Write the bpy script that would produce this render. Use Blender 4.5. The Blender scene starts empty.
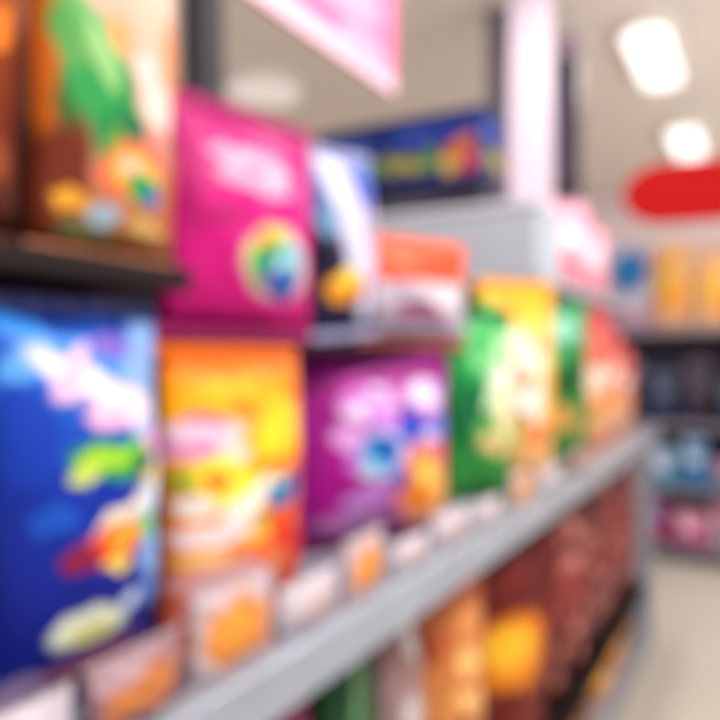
import bpy, math, random
from mathutils import Vector, Matrix
random.seed(4)
sc = bpy.context.scene
col = sc.collection
try:
    sc.view_settings.view_transform = 'Standard'
    sc.view_settings.look = 'None'
except Exception:
    pass

def lin(c):
    o = []
    for v in c[:3]:
        v = v / 255.0
        o.append(v / 12.92 if v <= 0.04045 else ((v + 0.055) / 1.055) ** 2.4)
    return (o[0], o[1], o[2], 1.0)

def simple(name, c, rough=0.5, metal=0.0, noise=0.06, scale=30.0, emit=0.0):
    m = bpy.data.materials.new(name); m.use_nodes = True
    nt = m.node_tree; b = nt.nodes['Principled BSDF']
    tc = nt.nodes.new('ShaderNodeTexCoord')
    nz = nt.nodes.new('ShaderNodeTexNoise'); nz.inputs['Scale'].default_value = scale
    nt.links.new(tc.outputs['Object'], nz.inputs['Vector'])
    mx = nt.nodes.new('ShaderNodeMix'); mx.data_type = 'RGBA'
    L = lin(c)
    mx.inputs[6].default_value = tuple(max(0, v * (1 - noise)) for v in L[:3]) + (1,)
    mx.inputs[7].default_value = tuple(min(1, v * (1 + noise)) for v in L[:3]) + (1,)
    nt.links.new(nz.outputs['Fac'], mx.inputs[0])
    nt.links.new(mx.outputs[2], b.inputs['Base Color'])
    b.inputs['Roughness'].default_value = rough
    b.inputs['Metallic'].default_value = metal
    b.inputs['Specular IOR Level'].default_value = 0.3
    if emit > 0:
        b.inputs['Emission Color'].default_value = L
        b.inputs['Emission Strength'].default_value = emit
    return m

def printed(name, stops, blobs, rough=0.42, wob=0.04):
    """stops: [(pos,color)] from bottom(0) to top(1); blobs: (cx,cy,rx,ry,rotdeg,color)"""
    m = bpy.data.materials.new(name); m.use_nodes = True
    nt = m.node_tree; N = nt.nodes; Lk = nt.links; b = N['Principled BSDF']
    uv = N.new('ShaderNodeTexCoord')
    nz = N.new('ShaderNodeTexNoise'); nz.inputs['Scale'].default_value = 7.0
    Lk.new(uv.outputs['UV'], nz.inputs['Vector'])
    sub = N.new('ShaderNodeVectorMath'); sub.operation = 'SUBTRACT'
    Lk.new(nz.outputs['Color'], sub.inputs[0]); sub.inputs[1].default_value = (0.5, 0.5, 0.5)
    scl = N.new('ShaderNodeVectorMath'); scl.operation = 'SCALE'
    Lk.new(sub.outputs[0], scl.inputs[0]); scl.inputs['Scale'].default_value = wob * 2
    add = N.new('ShaderNodeVectorMath'); add.operation = 'ADD'
    Lk.new(uv.outputs['UV'], add.inputs[0]); Lk.new(scl.outputs[0], add.inputs[1])
    vec = add.outputs[0]
    sep = N.new('ShaderNodeSeparateXYZ'); Lk.new(vec, sep.inputs[0])
    rp = N.new('ShaderNodeValToRGB'); Lk.new(sep.outputs['Y'], rp.inputs[0])
    els = rp.color_ramp.elements
    while len(els) > 1: els.remove(els[-1])
    els[0].position = stops[0][0]; els[0].color = lin(stops[0][1])
    for p, c in stops[1:]:
        e = els.new(p); e.color = lin(c)
    cur = rp.outputs[0]
    for (cx, cy, rx, ry, rot, c) in blobs:
        s = N.new('ShaderNodeVectorMath'); s.operation = 'SUBTRACT'
        Lk.new(vec, s.inputs[0]); s.inputs[1].default_value = (cx, cy, 0)
        r = N.new('ShaderNodeVectorRotate'); r.rotation_type = 'Z_AXIS'
        Lk.new(s.outputs[0], r.inputs['Vector']); r.inputs['Angle'].default_value = -math.radians(rot)
        q = N.new('ShaderNodeVectorMath'); q.operation = 'MULTIPLY'
        Lk.new(r.outputs[0], q.inputs[0]); q.inputs[1].default_value = (1 / rx, 1 / ry, 0)
        ln = N.new('ShaderNodeVectorMath'); ln.operation = 'LENGTH'
        Lk.new(q.outputs[0], ln.inputs[0])
        mr = N.new('ShaderNodeMapRange'); Lk.new(ln.outputs['Value'], mr.inputs[0])
        mr.inputs[1].default_value = 0.80; mr.inputs[2].default_value = 1.12
        mr.inputs[3].default_value = 1.0; mr.inputs[4].default_value = 0.0
        mx = N.new('ShaderNodeMix'); mx.data_type = 'RGBA'
        Lk.new(mr.outputs[0], mx.inputs[0]); Lk.new(cur, mx.inputs[6]); mx.inputs[7].default_value = lin(c)
        cur = mx.outputs[2]
    Lk.new(cur, b.inputs['Base Color'])
    b.inputs['Roughness'].default_value = rough
    b.inputs['Specular IOR Level'].default_value = 0.22
    return m

def mesh_obj(name, verts, faces, mat, parent=None, uvs=None, smooth=False):
    me = bpy.data.meshes.new(name); me.from_pydata(verts, [], faces); me.update()
    if uvs:
        l = me.uv_layers.new(name='UVMap')
        for lp in me.loops:
            l.data[lp.index].uv = uvs[lp.vertex_index]
    if smooth:
        for p in me.polygons: p.use_smooth = True
    o = bpy.data.objects.new(name, me); col.objects.link(o)
    if mat: me.materials.append(mat)
    if parent: o.parent = parent
    return o

def world_loc(o):
    v = Vector(o.location)
    p = o.parent
    while p:
        v += Vector(p.location); p = p.parent
    return v

def box(name, lo, hi, mat, parent=None, bev=0.003, origin=None):
    o0 = Vector(origin) if origin else Vector(((lo[0]+hi[0])/2, (lo[1]+hi[1])/2, lo[2]))
    vs = []
    for z in (lo[2], hi[2]):
        for (x, y) in ((lo[0], lo[1]), (hi[0], lo[1]), (hi[0], hi[1]), (lo[0], hi[1])):
            vs.append((x - o0.x, y - o0.y, z - o0.z))
    fs = [(3, 2, 1, 0), (4, 5, 6, 7), (0, 1, 5, 4), (1, 2, 6, 5), (2, 3, 7, 6), (3, 0, 4, 7)]
    me = bpy.data.meshes.new(name); me.from_pydata(vs, [], fs); me.update()
    l = me.uv_layers.new(name='UVMap')
    for p in me.polygons:
        n = p.normal
        for li in p.loop_indices:
            v = me.vertices[me.loops[li].vertex_index].co + o0
            fx = (v.x - lo[0]) / (hi[0] - lo[0]); fy = (v.y - lo[1]) / (hi[1] - lo[1]); fz = (v.z - lo[2]) / (hi[2] - lo[2])
            if abs(n.x) > .5: l.data[li].uv = (fy, fz)
            elif abs(n.y) > .5: l.data[li].uv = (fx, fz)
            else: l.data[li].uv = (fx, fy)
    o = bpy.data.objects.new(name, me); col.objects.link(o); me.materials.append(mat)
    o.location = o0
    if parent:
        o.parent = parent
        o.location = o0 - world_loc(parent)
    if bev > 0:
        md = o.modifiers.new('Bevel', 'BEVEL'); md.width = bev; md.segments = 2
    return o

def capsule_plate(name, hx, hy, z0, z1, mat, parent=None):
    pts = []; n = 14; r = hx; st = max(hy - r, 0)
    for i in range(n + 1):
        t = math.pi * i / n; pts.append((r * math.cos(t), st + r * math.sin(t)))
    for i in range(n + 1):
        t = math.pi + math.pi * i / n; pts.append((r * math.cos(t), -st + r * math.sin(t)))
    k = len(pts)
    vs = [(x, y, z0) for x, y in pts] + [(x, y, z1) for x, y in pts]
    fs = [tuple(reversed(range(k))), tuple(range(k, 2 * k))] + [(i, (i + 1) % k, (i + 1) % k + k, i + k) for i in range(k)]
    return mesh_obj(name, vs, fs, mat, parent)

def empty(name, loc, label, cat):
    e = bpy.data.objects.new(name, None); col.objects.link(e); e.location = loc
    e.empty_display_size = 0.1
    e['label'] = label; e['category'] = cat
    return e

# ------------------------------------------------------------------ bags
def bag(label, X, y, z0, w, h, dep, yaw, mat, sealmat, lean=0.0, name='snack_bag', cat='snack bag', group=None, face=90.0, roll=0.0):
    nu, nv = 14, 20
    sh = min(0.05 * h, 0.016)
    ph1, ph2 = random.uniform(0, 6), random.uniform(0, 6)
    verts = []; uvs = []; faces = []
    def prof(a, b):
        return (max(0, math.sin(math.pi * a)) ** 0.55) * (max(0, math.sin(math.pi * b)) ** 0.5)
    def outline(a, b):
        pinch = 1 - 0.04 * math.sin(math.pi * b) ** 0.7
        return (a - 0.5) * w * pinch
    idx = {}
    for side in (0, 1):
        for j in range(nv + 1):
            for i in range(nu + 1):
                a = i / nu; b = j / nv
                edge = i in (0, nu) or j in (0, nv)
                if side == 1 and edge:
                    idx[(1, i, j)] = idx[(0, i, j)]; continue
                t = dep / 2 * prof(a, b)
                wr = 0.0035 * math.sin(a * 17 + ph1 + 4 * b) * math.sin(b * 13 + ph2) + 0.004 * math.sin((a * 12 + ph2)) * (abs(b - .5) * 2) ** 2
                if edge: wr = 0
                yy = -(t + wr) if side == 0 else (t + wr)
                idx[(side, i, j)] = len(verts)
                verts.append((outline(a, b), yy, sh + b * (h - 2 * sh)))
                uvs.append((a, b))
    for j in range(nv):
        for i in range(nu):
            f = (idx[(0, i, j)], idx[(0, i + 1, j)], idx[(0, i + 1, j + 1)], idx[(0, i, j + 1)])
            g = (idx[(1, i, j)], idx[(1, i, j + 1)], idx[(1, i + 1, j + 1)], idx[(1, i + 1, j)])
            faces.append(f); faces.append(g)
    o = mesh_obj(name, verts, faces, mat, uvs=uvs, smooth=True)
    for nm, za, zb in (('bottom_seal', 0.0, sh), ('top_seal', h - sh, h)):
        n = 30; v2 = []; f2 = []
        for i in range(n + 1):
            xx = (i / n - 0.5) * w
            yy = 0.0018 * math.sin(i * math.pi * 2 / 5 + ph1)
            for zz in (za, zb):
                v2.append((xx, yy - 0.0008, zz)); v2.append((xx, yy + 0.0008, zz))
        for i in range(n):
            k = i * 4
            f2 += [(k, k + 4, k + 6, k + 2), (k + 1, k + 3, k + 7, k + 5), (k + 2, k + 6, k + 7, k + 3), (k, k + 1, k + 5, k + 4)]
        f2 += [(0, 2, 3, 1), (n * 4, n * 4 + 1, n * 4 + 3, n * 4 + 2)]
        mesh_obj(nm, v2, f2, sealmat, parent=o)
    o.location = (-X, y, z0)
    o.rotation_euler = (-math.radians(lean), math.radians(roll), math.radians(face + yaw))
    o['label'] = label; o['category'] = cat
    if group: o['group'] = group
    return o

def seal(c):
    return simple('seal_film', c, 0.35)

WHT = (240, 230, 240)
# ------------------------------------------------------------------ room
M_floor = simple('floor_vinyl', (204, 196, 184), 0.35, noise=0.05, scale=3)
M_ceil = simple('ceiling_panels', (240, 232, 222), 0.9, noise=0.04, scale=1.5)
M_wall = simple('wall_paint', (232, 216, 218), 0.8, noise=0.04, scale=1)
for nm, lo, hi, m in (('floor', (-7, -3, -0.1), (4, 11, 0), M_floor), ('ceiling', (-7, -3, 4.0), (4, 11, 4.1), M_ceil),
                      ('wall_far', (-7, 11, 0), (4, 11.1, 4.0), M_wall), ('wall_left', (-7.1, -3, 0), (-7, 11, 4.0), M_wall)):
    o = box(nm, lo, hi, m, bev=0); o['kind'] = 'structure'
    o['label'] = {'floor': 'pale beige polished vinyl store floor', 'ceiling': 'beige suspended store ceiling'}.get(nm, 'pale pinkish white painted store wall')
M_pillar = printed('pillar_paint', [(0, (228, 210, 228)), (1, (228, 210, 228))], [], 0.6)
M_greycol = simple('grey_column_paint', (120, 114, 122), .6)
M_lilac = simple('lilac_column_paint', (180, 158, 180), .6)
for nm, lo, hi, m, lb in (('trim_1', (-1.47, 4.52, 0), (-1.24, 4.75, 4.0), M_pillar, 'square pinkish white structural column'),
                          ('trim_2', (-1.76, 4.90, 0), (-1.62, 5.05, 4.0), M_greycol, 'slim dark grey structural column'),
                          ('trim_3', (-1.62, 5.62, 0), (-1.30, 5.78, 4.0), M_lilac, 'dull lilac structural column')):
    o = box(nm, lo, hi, m, bev=0.01); o['kind'] = 'structure'; o['label'] = lb

# ------------------------------------------------------------------ gondola
M_metal = simple('shelf_metal_grey', (172, 178, 190), 0.3, 0.2)
M_rail = simple('price_rail_grey', (164, 172, 186), 0.25, 0.25, noise=.3, scale=4)
M_dark = simple('dark_metal', (42, 40, 50), 0.5)
M_darkbrown = simple('dark_shelf_edge', (26, 12, 15), 0.8)
M_back = simple('back_panel_dark', (26, 20, 30), 0.8)
M_kick = simple('kick_plate_grey', (150, 148, 150), 0.5)
g = empty('shelving_unit', (-0.8, 1.9, 0), 'long grey metal supermarket shelving unit filled with bright snack bags', 'shelving')
box('back_panel', (-1.07, -0.3, 0.1), (-1.05, 4.03, 1.735), M_back, g)
sh = box('shelf', (-1.05, -0.3, 1.118), (-0.508, 4.03, 1.143), M_metal, g)
box('price_rail', (-0.508, -0.3, 1.081), (-0.498, 4.03, 1.150), M_rail, sh)
s2 = box('shelf', (-1.05, -0.3, 1.585), (-0.60, 0.638, 1.603), M_darkbrown, g)
box('price_rail', (-0.60, -0.3, 1.581), (-0.59, 0.638, 1.607), M_darkbrown, s2)
s3 = box('shelf', (-1.05, 0.66, 1.522), (-0.625, 1.60, 1.53), M_darkbrown, g, bev=.001)
s4 = box('shelf', (-1.54, 2.19, 1.74), (-0.61, 4.03, 1.77), M_metal, g)
s5 = box('shelf', (-1.05, -0.3, 0.31), (-0.56, 4.0, 0.33), M_darkbrown, g)
s6 = box('shelf', (-1.05, -0.3, 0.06), (-0.56, 4.0, 0.09), M_metal, g)
box('kick_plate', (-0.57, -0.3, 0), (-0.55, 4.0, 0.058), M_kick, g)
box('upright', (-1.13, 1.185, 0), (-1.072, 1.26, 2.38), M_dark, g)
box('upright', (-1.13, -0.3, 0), (-1.072, -0.24, 2.38), M_dark, g)
box('upright', (-1.13, 3.97, 0), (-1.072, 4.03, 1.735), M_dark, g)
box('end_panel', (-1.05, 4.032, 0), (-0.54, 4.05, 1.11), M_metal, g)

Z = 1.1435
# --- main row ---------------------------------------------------------
m = printed('print_blue', [(0, (16, 30, 110)), (.3, (6, 26, 135)), (.62, (8, 46, 165)), (.85, (22, 100, 210)), (.96, (20, 70, 175)), (1, (10, 26, 90))], [
    (.3, .93, .5, .04, -12, (50, 135, 228)), (.84, .86, .22, .12, 20, (130, 170, 230)), (.15, .7, .16, .12, 0, (8, 56, 175)), (.2, .88, .14, .05, 20, (90, 160, 235)), (.62, .91, .14, .03, 0, (120, 90, 190)),
    (.50, .80, .34, .06, -18, WHT), (.38, .85, .12, .04, 30, (240, 190, 225)), (.66, .76, .24, .055, -5, (245, 220, 238)), (.55, .73, .15, .03, 0, (240, 180, 210)), (.42, .78, .06, .02, 0, (150, 130, 200)),
    (.88, .70, .16, .06, 10, (170, 190, 238)), (.9, .64, .12, .05, 0, (225, 150, 200)),
    (.60, .62, .28, .055, -4, (55, 160, 30)), (.50, .63, .16, .03, 0, (160, 210, 50)), (.78, .59, .12, .03, 0, (15, 100, 55)), (.40, .60, .1, .025, 0, (200, 215, 90)), (.70, .65, .08, .02, 0, (120, 200, 80)),
    (.86, .51, .16, .06, 30, (205, 222, 245)), (.60, .47, .18, .03, 10, (240, 225, 200)), (.84, .55, .08, .02, 0, (240, 200, 120)), (.56, .40, .20, .06, 0, (225, 62, 25)), (.62, .41, .12, .04, 0, (248, 160, 40)), (.38, .38, .1, .04, 0, (140, 25, 60)), (.80, .42, .08, .04, 0, (110, 190, 90)), (.58, .35, .1, .02, 0, (240, 210, 90)),
    (.88, .35, .14, .07, 0, (130, 175, 238)), (.25, .50, .1, .04, 0, (20, 80, 190)), (.46, .20, .20, .05, 0, (228, 234, 210)), (.46, .18, .11, .025, 0, (215, 210, 110)), (.70, .24, .08, .03, 0, (190, 205, 235)), (.88, .24, .12, .05, 0, (90, 130, 212)), (.5, .10, .4, .03, 0, (140, 80, 110)), (.15, .08, .15, .04, 0, (150, 130, 175))])
bag('tall blue snack bag with white logo and green leaf print', .62, .495, Z, .226, .418, .10, 0, m, seal((10, 26, 90)))
m = printed('print_purplered', [(0, (60, 20, 40)), (.5, (130, 30, 40)), (1, (30, 16, 50))], [(.8, .45, .3, .1, 0, (200, 80, 50))])
bag('dark red and purple snack bag beside a blue bag', .62, .27, Z, .20, .39, .09, 0, m, seal((60, 20, 50)))
m = printed('print_orange', [(0, (215, 95, 55)), (.22, (235, 90, 15)), (.45, (246, 130, 5)), (.65, (252, 165, 5)), (.85, (250, 165, 5)), (.95, (238, 120, 5)), (1, (215, 90, 5))], [
    (.82, .36, .28, .22, 10, (222, 45, 20)), (.90, .52, .14, .12, 0, (235, 75, 20)), (.74, .76, .10, .12, 20, (254, 195, 30)), (.56, .68, .12, .12, -20, (255, 205, 30)), (.3, .88, .2, .04, 0, (252, 178, 20)), (.85, .86, .1, .03, 10, (232, 100, 5)), (.4, .81, .1, .05, -30, (240, 130, 0)),
    (.12, .72, .26, .065, 5, (240, 205, 222)), (.10, .69, .16, .03, 0, (228, 140, 190)), (.18, .77, .12, .02, 0, (190, 80, 130)), (.30, .66, .1, .03, 0, (245, 220, 200)),
    (.10, .58, .09, .05, 20, (130, 170, 50)), (.26, .55, .20, .09, -15, (252, 220, 60)), (.20, .57, .08, .03, 0, (235, 90, 30)), (.38, .48, .17, .055, 20, (248, 238, 225)), (.12, .48, .10, .04, 0, (240, 225, 215)), (.58, .60, .12, .03, 0, (238, 110, 10)),
    (.66, .48, .17, .065, 0, (40, 120, 170)), (.68, .49, .10, .035, 0, (15, 65, 150)), (.58, .52, .07, .02, 0, (170, 210, 200)), (.45, .40, .10, .03, 0, (130, 150, 60)), (.92, .66, .05, .05, 0, (248, 140, 20)), (.86, .43, .07, .02, 20, (252, 170, 60)), (.76, .36, .06, .03, 0, (250, 130, 60)),
    (.20, .38, .20, .045, 0, (245, 222, 222)), (.42, .33, .12, .03, 0, (248, 190, 80)), (.15, .30, .15, .03, 0, (250, 200, 120)), (.25, .22, .25, .05, 0, (230, 180, 180)), (.65, .22, .14, .04, 0, (240, 150, 90)), (.4, .12, .34, .05, 0, (200, 155, 170))])
bag('orange snack bag with yellow burst and blue ball print', .62, .752, Z, .284, .376, .11, 0, m, seal((225, 100, 5)))
m = printed('print_magenta', [(0, (120, 10, 105)), (.4, (145, 0, 125)), (.8, (158, 5, 130)), (.93, (138, 0, 115)), (1, (105, 0, 88))], [
    (.30, .35, .12, .3, 0, (165, 0, 135)), (.68, .88, .3, .05, 0, (150, 0, 125)), (.35, .90, .1, .03, 0, (190, 40, 160)),
    (.46, .75, .17, .10, 10, (232, 200, 240)), (.38, .80, .09, .04, 20, (215, 120, 210)), (.54, .66, .12, .06, -30, (200, 125, 222)), (.64, .80, .06, .05, 0, (190, 80, 180)), (.50, .78, .05, .03, 0, (160, 90, 190)),
    (.50, .47, .17, .14, 0, (196, 206, 244)), (.48, .48, .13, .11, 0, (30, 140, 205)), (.53, .51, .07, .05, 0, (15, 60, 165)), (.33, .58, .08, .07, 0, (225, 160, 232)), (.43, .42, .06, .05, 0, (160, 220, 238)), (.36, .44, .05, .06, 0, (190, 110, 210)), (.62, .42, .04, .05, 0, (230, 180, 235)),
    (.80, .78, .13, .10, -5, (226, 210, 246)), (.92, .82, .06, .05, 0, (180, 90, 205)), (.70, .62, .11, .10, 20, (24, 70, 195)), (.88, .60, .08, .09, 0, (105, 115, 222)), (.78, .68, .05, .04, 0, (225, 90, 160)), (.80, .54, .06, .04, 0, (210, 215, 248)),
    (.80, .28, .22, .24, 0, (232, 120, 145)), (.78, .28, .17, .19, 0, (240, 145, 35)), (.80, .34, .08, .07, 0, (252, 200, 95)), (.72, .22, .06, .05, 0, (215, 100, 30)), (.94, .44, .06, .07, 0, (225, 50, 110)), (.62, .34, .05, .08, 0, (90, 40, 170)), (.92, .2, .08, .12, 0, (243, 175, 100)),
    (.45, .24, .14, .06, 10, (190, 130, 210)), (.42, .12, .24, .05, 0, (170, 115, 172)), (.82, .06, .16, .05, 0, (225, 155, 130))], wob=.035)
bag('wide magenta snack bag with white logo and orange cookie print', .685, 1.215, Z, .440, .377, .12, -25, m, seal((115, 0, 95)))
m = printed('print_green', [(0, (60, 140, 60)), (.5, (20, 150, 65)), (.9, (50, 170, 85)), (1, (20, 90, 50))], [
    (.75, .82, .2, .08, 20, (175, 228, 165)), (.75, .64, .26, .09, 0, (242, 240, 222)), (.8, .42, .22, .12, 0, (245, 225, 170)), (.25, .45, .2, .2, 0, (10, 110, 60)), (.55, .52, .18, .06, 0, (215, 235, 190)), (.4, .75, .16, .06, 0, (120, 210, 130)), (.6, .28, .26, .06, 0, (235, 195, 130)), (.3, .9, .2, .03, 0, (110, 200, 120)), (.8, .52, .1, .03, 0, (240, 170, 60)), (.4, .35, .12, .05, 0, (110, 190, 90))], wob=.1)
bag('green snack bag with pale print leaning on its neighbours', .655, 1.760, Z, .235, .49, .10, -28, m, seal((15, 95, 50)))
m = printed('print_orangewhite', [(0, (238, 185, 125)), (.3, (243, 175, 90)), (.55, (250, 210, 150)), (.85, (252, 185, 40)), (1, (240, 150, 20))], [
    (.20, .72, .22, .08, 10, (225, 240, 215)), (.14, .50, .18, .18, 0, (90, 190, 95)), (.55, .62, .30, .11, -10, (250, 238, 215)), (.5, .40, .32, .10, 0, (244, 235, 225)), (.12, .86, .12, .06, 0, (130, 200, 90)),
    (.5, .50, .14, .04, 0, (235, 140, 80)), (.85, .45, .12, .2, 0, (248, 175, 60)), (.3, .22, .2, .05, 0, (170, 200, 100)), (.66, .22, .2, .07, 0, (235, 120, 70)), (.3, .58, .08, .03, 0, (220, 120, 160)), (.4, .30, .12, .03, 0, (150, 110, 70)), (.6, .78, .16, .05, 0, (253, 212, 100)), (.7, .68, .1, .04, 0, (240, 130, 60))], wob=.08)
bag('tall orange and white snack bag with green accents', .66, 2.085, Z, .29, .592, .12, -34, m, seal((243, 165, 40)), roll=0)
m = printed('print_darkgreen', [(0, (80, 130, 50)), (.6, (25, 120, 45)), (1, (60, 165, 110))], [(.5, .82, .3, .08, 0, (150, 212, 185)), (.6, .5, .3, .1, 0, (20, 80, 30)), (.5, .25, .3, .08, 0, (215, 150, 80)), (.3, .65, .2, .06, 0, (110, 190, 110))], wob=.1)
bag('dark green snack bag with pale top', .66, 2.53, Z, .32, .57, .10, -32, m, seal((30, 110, 60)))
m = printed('print_red', [(0, (235, 170, 120)), (.4, (235, 165, 130)), (.7, (222, 90, 75)), (.85, (205, 50, 50)), (1, (215, 100, 100))], [(.5, .48, .35, .10, 0, (247, 215, 195)), (.5, .2, .3, .07, 0, (175, 150, 80)), (.3, .66, .2, .06, 0, (190, 30, 40)), (.7, .33, .2, .07, 0, (240, 140, 60)), (.6, .78, .2, .04, 0, (240, 150, 130)), (.25, .36, .12, .05, 0, (205, 70, 60))], wob=.14)
bag('red snack bag with pale cream print', .66, 2.97, Z, .30, .57, .09, -30, m, seal((200, 70, 70)))
m = printed('print_redpink', [(0, (232, 180, 140)), (.5, (230, 150, 120)), (.8, (205, 60, 55)), (1, (220, 110, 100))], [(.5, .58, .35, .10, 0, (247, 212, 190)), (.4, .33, .3, .09, 0, (240, 150, 70)), (.7, .48, .16, .07, 0, (195, 50, 55)), (.3, .82, .18, .05, 0, (190, 35, 45)), (.7, .72, .14, .05, 0, (240, 170, 150))], wob=.14)
bag('red and peach snack bag near the shelf end', .66, 3.38, Z, .26, .50, .09, -25, m, seal((205, 80, 80)))
bag('red and peach snack bag near the shelf end', .66, 3.76, Z, .25, .42, .09, -20, m, seal((205, 80, 80)))
for y, c_, c2, nm in ((.165, (90, 20, 40), (170, 50, 60), 'dark red'), (.36, (50, 25, 100), (150, 40, 90), 'dark purple'), (.555, (80, 25, 95), (190, 50, 70), 'dark plum')):
    bag(nm + ' snack bag standing in the second row', .745, y, Z, .185, .438, .09, 0, printed('print_behind', [(0, c_), (1, c_)], [(.5, .95, .3, .03, 0, c2), (.2, .9, .1, .03, 0, (60, 80, 190))]), seal(c_))

# --- small packs in front --------------------------------------------
smallA = printed('print_small_cookie', [(0, (185, 165, 170)), (1, (200, 180, 188))], [(.5, .46, .42, .42, 0, (222, 135, 55)), (.45, .52, .24, .22, 0, (238, 155, 55)), (.8, .2, .2, .1, 0, (190, 120, 90))], wob=.2)
smallB = printed('print_small_silver', [(0, (165, 155, 165)), (1, (205, 195, 205))], [(.5, .6, .34, .25, 0, (215, 195, 200)), (.6, .3, .3, .2, 0, (190, 160, 150))], wob=.22)
smallC = printed('print_small_brown', [(0, (110, 75, 90)), (1, (160, 120, 125))], [(.5, .5, .40, .34, 0, (200, 120, 65)), (.3, .8, .3, .15, 0, (180, 150, 160))], wob=.2)
sm = [(.225, smallB, .13, .08, 3), (.36, smallB, .13, .075, -2), (.50, smallC, .13, .08, 2), (.645, smallA, .14, .105, -3), (.80, smallB, .15, .07, 1), (.95, smallA, .13, .095, 3), (1.11, smallB, .15, .055, 0), (1.29, smallB, .17, .07, -3), (1.49, smallB, .18, .055, 0), (1.73, smallA, .16, .08, 2), (2.0, smallB, .22, .06, 0), (2.35, smallC, .2, .07, 0)]
lab = {smallA.name: 'small silver snack pack with round orange cookie print', smallB.name: 'small silvery lilac snack pack with pale print', smallC.name: 'small brown snack pack with orange print'}
for y, mm, w_, h_, yw in sm:
    bag(lab[mm.name], .535, y, Z, w_, h_, .022, yw, mm, seal((178, 162, 172)), name='small_snack_pack', cat='snack pack', group='small packs along the shelf edge')

# --- upper row ---------------------------------------------------------
U1 = 1.6035
m = printed('print_darkorange', [(0, (70, 30, 20)), (.4, (120, 40, 15)), (.8, (180, 80, 15)), (1, (225, 140, 50))], [(.6, .45, .3, .10, 30, (80, 20, 15)), (.8, .55, .2, .06, 20, (230, 120, 30)), (.6, .2, .3, .08, 0, (150, 70, 30))])
bag('dark orange and brown snack bag on the upper shelf', .64, .350, U1, .190, .36, .09, 0, m, seal((110, 45, 25)))
bag('brown snack bag standing in the second row', .80, .50, U1, .30, .40, .09, 0, printed('print_brown', [(0, (60, 25, 18)), (1, (130, 60, 20))], [(.5, .5, .3, .1, 0, (110, 50, 25))]), seal((90, 35, 20)))
m = printed('print_green_tan', [(0, (140, 80, 45)), (.12, (185, 112, 72)), (.35, (205, 145, 118)), (.6, (214, 170, 148)), (1, (214, 165, 138))], [
    (.10, .20, .18, .34, 0, (115, 42, 18)), (.04, .55, .10, .25, 0, (205, 105, 25)), (.14, .42, .06, .10, 0, (60, 100, 40)),
    (.38, .42, .16, .24, 30, (16, 130, 62)), (.26, .54, .16, .18, 30, (40, 155, 75)), (.16, .62, .12, .12, 30, (90, 165, 80)), (.30, .56, .05, .12, 30, (150, 200, 120)), (.50, .34, .10, .08, 20, (10, 105, 65)), (.40, .30, .05, .06, 0, (120, 160, 60)), (.42, .64, .08, .06, 0, (232, 150, 80)), (.60, .56, .08, .07, 0, (236, 205, 200)),
    (.90, .62, .13, .18, 0, (215, 118, 25)), (.92, .40, .10, .10, 0, (120, 60, 30)), (.94, .22, .12, .16, 0, (165, 85, 30)), (.55, .25, .24, .085, 10, (238, 95, 70)), (.57, .23, .19, .07, 0, (235, 200, 75)), (.62, .20, .14, .058, 0, (35, 155, 75)), (.69, .18, .09, .035, 0, (20, 95, 185)), (.50, .25, .06, .02, 0, (250, 180, 200)), (.46, .19, .05, .02, 0, (240, 120, 40)),
    (.2, .12, .12, .03, 0, (235, 165, 45)), (.38, .10, .10, .03, 0, (160, 185, 205)), (.70, .46, .14, .07, 0, (232, 208, 200)), (.66, .36, .1, .03, 0, (225, 125, 115)), (.68, .08, .16, .025, 0, (215, 175, 100)), (.3, .05, .2, .02, 0, (110, 130, 80))], wob=.05)
bag('tan snack bag with green diagonal panel and rainbow ball', .636, .552, U1, .205, .38, .088, 0, m, seal((190, 120, 80)))
U2 = 1.5305
m = printed('print_hotpink', [(0, (172, 0, 100)), (.3, (200, 0, 118)), (.7, (208, 0, 128)), (.9, (192, 0, 116)), (1, (145, 0, 88))], [
    (.45, .79, .25, .045, 2, (214, 165, 196)), (.36, .72, .12, .06, 20, (216, 178, 200)), (.49, .68, .28, .045, -4, (210, 158, 192)), (.63, .73, .11, .045, 10, (218, 182, 202)), (.47, .735, .10, .015, 0, (205, 60, 145)), (.31, .80, .05, .05, 0, (208, 150, 186)), (.66, .81, .05, .03, 0, (205, 120, 170)), (.55, .62, .06, .02, 0, (200, 120, 170)),
    (.28, .50, .12, .03, 20, (165, 0, 85)), (.12, .6, .05, .2, 0, (180, 0, 105)), (.64, .31, .26, .18, 0, (222, 190, 205)), (.58, .34, .19, .14, 20, (220, 215, 75)), (.62, .28, .20, .14, 0, (50, 155, 85)), (.67, .25, .14, .12, 0, (10, 100, 175)), (.68, .18, .08, .06, 0, (20, 45, 130)), (.74, .36, .09, .06, 0, (110, 185, 205)), (.52, .42, .06, .03, 0, (240, 130, 60)), (.56, .22, .05, .04, 0, (150, 40, 120)), (.66, .33, .05, .03, 0, (190, 225, 215))], wob=0.04)
bag('hot pink snack bag with white lettering and blue-green ball', .66, .815, U2, .290, .330, .085, -10, m, seal((165, 0, 98)))
m = printed('print_whiteblue', [(0, (26, 20, 62)), (.5, (50, 60, 125)), (1, (90, 110, 180))], [
    (.5, .55, .20, .62, 25, (208, 205, 232)), (.15, .35, .2, .3, 0, (18, 10, 45)), (.20, .62, .12, .1, 20, (110, 150, 190)), (.40, .24, .26, .10, 0, (240, 155, 25)), (.38, .30, .12, .05, 0, (252, 215, 80)), (.5, .18, .1, .04, 0, (120, 60, 40)), (.8, .8, .2, .15, 0, (40, 75, 195)), (.9, .45, .14, .3, 0, (218, 180, 200)), (.8, .25, .1, .08, 0, (110, 90, 160)), (.3, .1, .2, .05, 0, (30, 20, 60))])
bag('navy and white snack bag with diagonal stripe and yellow print', .685, 1.142, U2 + .0095, .216, .345, .085, -8, m, seal((160, 160, 200)), roll=-5)
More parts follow.
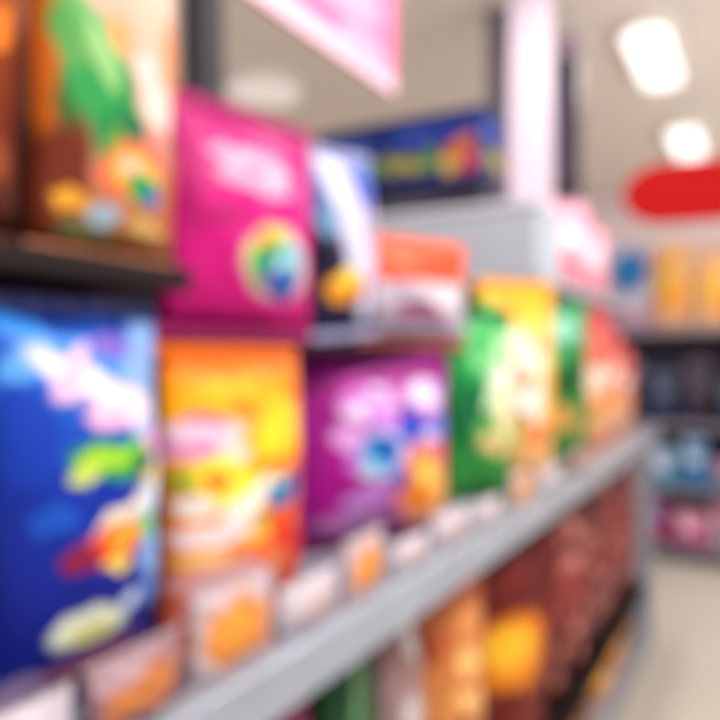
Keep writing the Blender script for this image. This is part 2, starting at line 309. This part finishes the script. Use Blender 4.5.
m = printed('print_orange_header', [(0, (130, 110, 135)), (.3, (195, 180, 195)), (.55, (220, 208, 218)), (.62, (232, 75, 35)), (.9, (238, 70, 30)), (1, (225, 110, 80))], [
    (.5, .3, .3, .12, 0, (140, 80, 110)), (.7, .4, .12, .08, 0, (235, 225, 232)), (.3, .5, .15, .05, 0, (150, 150, 180)), (.3, .8, .14, .05, 0, (250, 130, 90))])
bag('white pouch with bright orange header band', .69, 1.455, U2, .31, .242, .08, -25, m, seal((225, 110, 75)))

# --- on the top deck ----------------------------------------------------
D4 = 1.7705
M_carton = simple('grey_carton', (180, 188, 200), 0.6)
M_cartonlid = simple('grey_carton_lid', (206, 209, 218), 0.5)
c = box('storage_box', (-1.50, 2.21, D4), (-.625, 2.49, D4 + .205), M_carton, bev=0.006)
c['label'] = 'light grey storage box with a pale lid'; c['category'] = 'box'
box('lid', (-1.508, 2.202, D4 + .205), (-.617, 2.498, D4 + .232), M_cartonlid, c, bev=0.006)
m = printed('print_bluebox', [(0, (34, 34, 48)), (.28, (38, 38, 54)), (.34, (12, 22, 85)), (.8, (16, 36, 120)), (1, (30, 60, 150))], [
    (.14, .58, .06, .13, 10, (135, 145, 55)), (.26, .60, .05, .14, -20, (100, 140, 60)), (.37, .57, .06, .13, -10, (70, 125, 70)), (.48, .59, .05, .14, 10, (160, 155, 60)), (.59, .57, .06, .13, 20, (155, 145, 50)), (.70, .60, .05, .15, 0, (95, 135, 60)), (.86, .62, .08, .24, -15, (180, 100, 45)), (.93, .52, .05, .13, 0, (180, 65, 95)), (.80, .50, .05, .12, 0, (195, 165, 75)), (.2, .88, .16, .06, 0, (80, 115, 190)), (.6, .88, .14, .05, 0, (50, 80, 165)), (.5, .1, .3, .05, 0, (80, 75, 90))], wob=.06)
b = box('gift_box', (-1.46, 2.24, D4 + .233), (-.815, 2.45, D4 + .233 + .295), m, bev=0.006)
b['label'] = 'dark blue carton with yellow-green lettering on the grey box'; b['category'] = 'box'
M_bl = simple('blue_lid', (16, 30, 95), .5)
box('lid', (-1.466, 2.234, D4 + .528), (-.809, 2.456, D4 + .565), M_bl, b, bev=0.006)
m = printed('print_palepink', [(0, (225, 140, 160)), (.5, (240, 185, 200)), (1, (235, 160, 185))], [(.5, .6, .3, .12, 0, (250, 225, 230)), (.5, .25, .3, .08, 0, (215, 80, 90))], wob=.1)
bag('pale pink snack bag on the top shelf', .70, 2.80, D4, .26, .34, .09, -38, m, seal((235, 170, 190)))
bag('pale pink snack bag on the top shelf', .70, 3.16, D4, .26, .30, .09, -38, m, seal((235, 170, 190)))

# --- lower rows ----------------------------------------------------------
def low(c0, c1, acc, acc2, big=False):
    if big:
        return printed('print_low', [(0, c0), (.5, c1), (1, c0)], [(.5, .85, .3, .05, 8, acc2), (.5, .52, .46, .17, 0, (238, 135, 15)), (.42, .55, .28, .10, 0, (252, 190, 45)), (.6, .2, .3, .1, 0, c1)], wob=.05)
    bl = []
    pal = [acc, acc2, c0, acc2, acc, c0, c1]
    for q in range(15):
        bl.append((random.uniform(.08, .92), .08 + .84 * (q + .5) / 15 + random.uniform(-.03, .03), random.uniform(.12, .26), random.uniform(.025, .05), random.uniform(-25, 25), pal[q % 7]))
    return printed('print_low', [(0, c0), (.5, c1), (1, c0)], bl, wob=.10, rough=.3)
L1 = .3305
lows = [(.60, .24, (160, 80, 110), (200, 150, 180), WHT, (180, 60, 100), 'pink and white'), (.88, .24, (120, 40, 80), (190, 50, 90), (230, 200, 210), (220, 130, 150), 'pink'),
        (1.11, .18, (20, 60, 35), (25, 90, 45), (110, 150, 100), (60, 110, 60), 'dark green'),
        (1.31, .18, (110, 60, 60), (190, 165, 165), (215, 205, 205), (120, 60, 60), 'white and brown'),
        (1.57, .24, (180, 80, 40), (225, 145, 80), (110, 30, 30), (250, 195, 120), 'peach and orange'),
        (2.00, .33, (80, 12, 14), (115, 25, 20), (225, 130, 40), (120, 35, 28), 'dark red'),
        (2.37, .24, (60, 12, 16), (130, 36, 34), (190, 100, 80), (130, 40, 40), 'dark brown'), (2.67, .24, (85, 18, 24), (140, 46, 44), (205, 130, 118), (170, 72, 64), 'dark red'),
        (2.97, .24, (65, 16, 20), (120, 42, 42), (195, 118, 108), (140, 46, 46), 'brown'), (3.27, .24, (90, 24, 28), (145, 56, 54), (205, 135, 125), (165, 72, 66), 'dark red'),
        (3.57, .24, (80, 20, 26), (135, 48, 48), (190, 115, 108), (145, 56, 54), 'brown'), (3.85, .22, (100, 30, 32), (145, 62, 58), (195, 130, 120), (160, 66, 62), 'dark red')]
for y, w_, a, b_, c_, d_, nm in lows:
    big = nm == 'dark red' and y < 2.2
    bag(nm + (' tall snack bag with large orange-yellow round print' if big else ' tall snack bag with printed label'), .67, y, L1, w_, .70 + random.uniform(-.06, .01), .13, -28 if y > 1.5 else 0, low(a, b_, c_, d_, big), seal(a), group='tall bags on the lower shelf')
L0 = .0905
for k in range(6):
    y = 2.0 + k * .34
    a, b_, c_, d_ = [((200, 110, 30), (240, 170, 50), (250, 210, 120), (200, 80, 40)), ((210, 130, 50), (230, 160, 60), (200, 90, 60), (180, 80, 50)), ((90, 40, 30), (130, 60, 40), (220, 180, 120), (150, 70, 50))][k % 3]
    bag(['orange', 'yellow-orange', 'dark brown'][k % 3] + ' snack bag on the bottom shelf', .66, y, L0, .30, .205, .10, -25, low(a, b_, c_, d_), seal(a), group='bags on the bottom shelf')

# ------------------------------------------------------------------ endcap
e = empty('display_shelf', (-.7, 6.1, 0), 'pale grey end display shelf with colourful packets', 'shelving')
M_pale = simple('pale_shelf', (134, 128, 142), .5)
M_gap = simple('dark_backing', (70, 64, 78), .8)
M_cream = simple('pale_backing', (226, 202, 196), .8)
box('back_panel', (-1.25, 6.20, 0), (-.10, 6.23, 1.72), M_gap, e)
box('header_panel', (-1.25, 6.20, 1.73), (-.10, 6.23, 2.42), M_cream, e)
box('side_panel', (-1.27, 5.80, 0), (-1.25, 6.23, 1.8), M_pale, e)
box('side_panel', (-.10, 5.80, 0), (-.08, 6.23, 1.8), M_pale, e)
for z in (.08, .52, 1.0, 1.70):
    s = box('shelf', (-1.25, 5.80, z), (-.10, 6.20, z + .03), M_pale, e)
    box('price_rail', (-1.25, 5.785, z - .01), (-.10, 5.80, z + .032), M_pale, s)
m_or = printed('print_far_orange', [(0, (235, 185, 150)), (.5, (250, 190, 80)), (1, (238, 200, 160))], [(.4, .78, .3, .1, 20, (247, 190, 70)), (.5, .4, .38, .16, 0, (245, 165, 50)), (.3, .55, .2, .08, 20, (252, 212, 100)), (.7, .22, .2, .07, 0, (230, 120, 60))], wob=.2)
m_bl = printed('print_far_blue', [(0, (200, 150, 170)), (.3, (190, 160, 185)), (.42, (180, 190, 205)), (1, (190, 185, 205))], [(.5, .70, .46, .26, 0, (10, 85, 155)), (.45, .74, .22, .08, 0, (40, 150, 190))])
bag('yellow-orange packet on the end display', .34, 5.95, 1.7305, .27, .56, .09, 12, m_or, seal((235, 190, 140)), face=0)
bag('yellow-orange packet on the end display', .65, 5.95, 1.7305, .27, .66, .09, -8, m_or, seal((235, 190, 140)), face=0)
bag('blue and pale lilac packet on the end display', .96, 5.95, 1.7305, .31, .67, .09, 0, m_bl, seal((150, 165, 195)), face=0)
def far_row(z, items, yy):
    for (x, w_, h_, a, b_, nm, yw) in items:
        bag(nm + ' packet on the end display', x, yy, z, w_, h_, .08, yw, printed('print_far', [(0, a), (.6, a), (1, b_)], [(.5, .55, .3, .15, 0, b_), (.3, .2, .2, .1, 0, (70, 80, 140)), (.7, .8, .2, .08, 0, a)], wob=.16), seal(a), face=0)
far_row(1.0305, [(.24, .24, .34, (56, 56, 70), (110, 115, 135), 'dark grey', 8), (.48, .2, .50, (64, 48, 58), (100, 90, 105), 'dark plum grey', -6), (.72, .26, .40, (50, 52, 72), (90, 100, 130), 'slate', 5), (1.02, .28, .48, (90, 80, 100), (150, 130, 150), 'grey', 0)], 5.97)
far_row(.5505, [(.25, .28, .22, (150, 180, 210), (225, 120, 160), 'pale blue', -10), (.50, .18, .38, (60, 140, 200), (200, 220, 240), 'bright blue', 6), (.73, .24, .28, (90, 175, 205), (225, 215, 235), 'turquoise', 12), (1.02, .26, .36, (210, 90, 140), (240, 200, 220), 'pink', -4)], 5.94)
far_row(.1105, [(.25, .26, .35, (225, 195, 210), (200, 60, 110), 'white', 8), (.53, .26, .26, (222, 100, 150), (245, 210, 225), 'pink', -8), (.80, .22, .34, (190, 60, 120), (110, 150, 210), 'magenta', 5), (1.05, .22, .3, (90, 150, 205), (220, 220, 240), 'light blue', 0)], 5.92)

# ------------------------------------------------------------------ hanging things
M_wire = simple('hanging_wire', (150, 145, 145), .4, .5)
def wire(lo, parent): return box('hanging_wire', (lo[0] - .004, lo[1] - .004, lo[2]), (lo[0] + .004, lo[1] + .004, 4.0), M_wire, parent, bev=0)
m = printed('banner_pink', [(0, (240, 210, 222)), (.08, (240, 190, 210)), (.12, (236, 105, 158)), (.5, (240, 125, 170)), (1, (236, 105, 158))], [(.75, .35, .2, .14, 0, (244, 165, 195)), (.88, .14, .1, .08, 0, (244, 165, 195))], .6, wob=0.03)
b = box('hanging_banner', (-1.12, .5, 2.39), (-1.10, 2.17, 3.05), m, bev=.002)
b['label'] = 'large pink hanging banner with white lower border'; b['category'] = 'banner'
wire((-1.11, .7, 3.05), b); wire((-1.11, 2.0, 3.05), b)
M_red = simple('red_sign', (190, 0, 5), .8)
R = .21; hw = .34; n = 20
pts = []
for i in range(n + 1):
    t = -math.pi / 2 + math.pi * i / n; pts.append((hw + R * 1.3 * math.cos(t), R * math.sin(t)))
for i in range(n + 1):
    t = math.pi / 2 + math.pi * i / n; pts.append((-hw + R * 1.3 * math.cos(t), R * math.sin(t)))
vs = [(x, -.02, z) for x, z in pts] + [(x, .02, z) for x, z in pts]; k = len(pts)
fs = [tuple(range(k)), tuple(reversed(range(k, 2 * k)))] + [(i, i + k, (i + 1) % k + k, (i + 1) % k) for i in range(k)]
r = mesh_obj('hanging_sign', vs, fs, M_red); r.location = (-.31, 5.5, 2.67); r.rotation_euler = (0, 0, math.radians(6))
r['label'] = 'red rounded hanging sign'; r['category'] = 'sign'
for xx in (-.2, .2):
    w = box('hanging_wire', (xx - .004, -.004, .21), (xx + .004, .004, 1.33), M_wire, None, bev=0); w.parent = r
d = box('hanging_speaker', (-1.36, 5.08, 2.66), (-1.16, 5.22, 3.62), M_dark, bev=.02)
d['label'] = 'dark grey column speaker hung from the ceiling'; d['category'] = 'speaker'
box('speaker_grille', (-1.345, 5.07, 2.70), (-1.175, 5.08, 3.57), simple('grille', (74, 64, 80), .8), d, bev=0)
wire((-1.26, 5.15, 3.62), d)

# ------------------------------------------------------------------ lamps
M_lamp = simple('lamp_diffuser', (255, 252, 246), .5, emit=1.3, noise=0)
M_lampdim = simple('lamp_diffuser_soft', (226, 216, 210), .5, emit=.55, noise=0)
M_house = simple('lamp_housing', (235, 230, 224), .5)
for (x, y, hx, hy, mm, en) in ((-.82, 6.25, .20, .70, M_lamp, 28), (-.82, 8.88, .20, .70, M_lamp, 28), (-.82, 3.62, .20, .70, M_lamp, 28), (-.82, 1.0, .20, .70, M_lamp, 28),
               (-4.0, 5.26, .36, .38, M_lampdim, 24), (-4.0, 2.6, .36, .38, M_lampdim, 24)):
    h = capsule_plate('ceiling_lamp', hx, hy, -.07, 0, M_house); h.location = (x, y, 4.0)
    h['label'] = 'oval white ceiling light panel, lit' if hy > .5 else 'round soft white ceiling light panel, lit'; h['category'] = 'lamp'; h['group'] = 'ceiling light panels'
    capsule_plate('lamp_diffuser', hx - .04, hy - .04, -.085, -.07, mm, h)
    L = bpy.data.lights.new('lamp_light', 'AREA'); L.shape = 'RECTANGLE'; L.size = hx * 1.7; L.size_y = hy * 1.7; L.energy = en; L.color = (1, .97, .93)
    lo = bpy.data.objects.new('lamp_light', L); col.objects.link(lo); lo.location = (x, y, 3.90)
L = bpy.data.lights.new('aisle_fill_light', 'AREA'); L.shape = 'RECTANGLE'; L.size = .5; L.size_y = 3.0; L.energy = 90; L.color = (1, .97, .94)  # added unseen area light, gives the bag fronts direction; no fixture here
lo = bpy.data.objects.new('aisle_fill_light', L); col.objects.link(lo); lo.location = (1.3, 1.3, 3.4); lo.rotation_euler = (0, math.radians(38), 0)
L = bpy.data.lights.new('ceiling_fill_light', 'AREA'); L.shape = 'RECTANGLE'; L.size = 1.5; L.size_y = 8.0; L.energy = 72; L.color = (1, .96, .92)  # hidden upward light added only to brighten the ceiling, not a store lamp
lo = bpy.data.objects.new('ceiling_fill_light', L); col.objects.link(lo); lo.location = (1.8, 5.5, 2.2); lo.rotation_euler = (0, math.radians(150), 0)

w = bpy.data.worlds.new('World'); sc.world = w; w.use_nodes = True
bg = w.node_tree.nodes['Background']; bg.inputs[0].default_value = (1.0, .98, .97, 1); bg.inputs[1].default_value = .88

# ------------------------------------------------------------------ camera
cam = bpy.data.cameras.new('Camera'); co = bpy.data.objects.new('Camera', cam); col.objects.link(co)
cam.sensor_width = 36; cam.lens = 36; cam.clip_start = .01
co.location = (0, 0, 1.5); co.rotation_euler = (math.radians(90), 0, math.radians(29.7))
cam.dof.use_dof = True; cam.dof.focus_distance = .1; cam.dof.aperture_fstop = 9.5
sc.camera = co
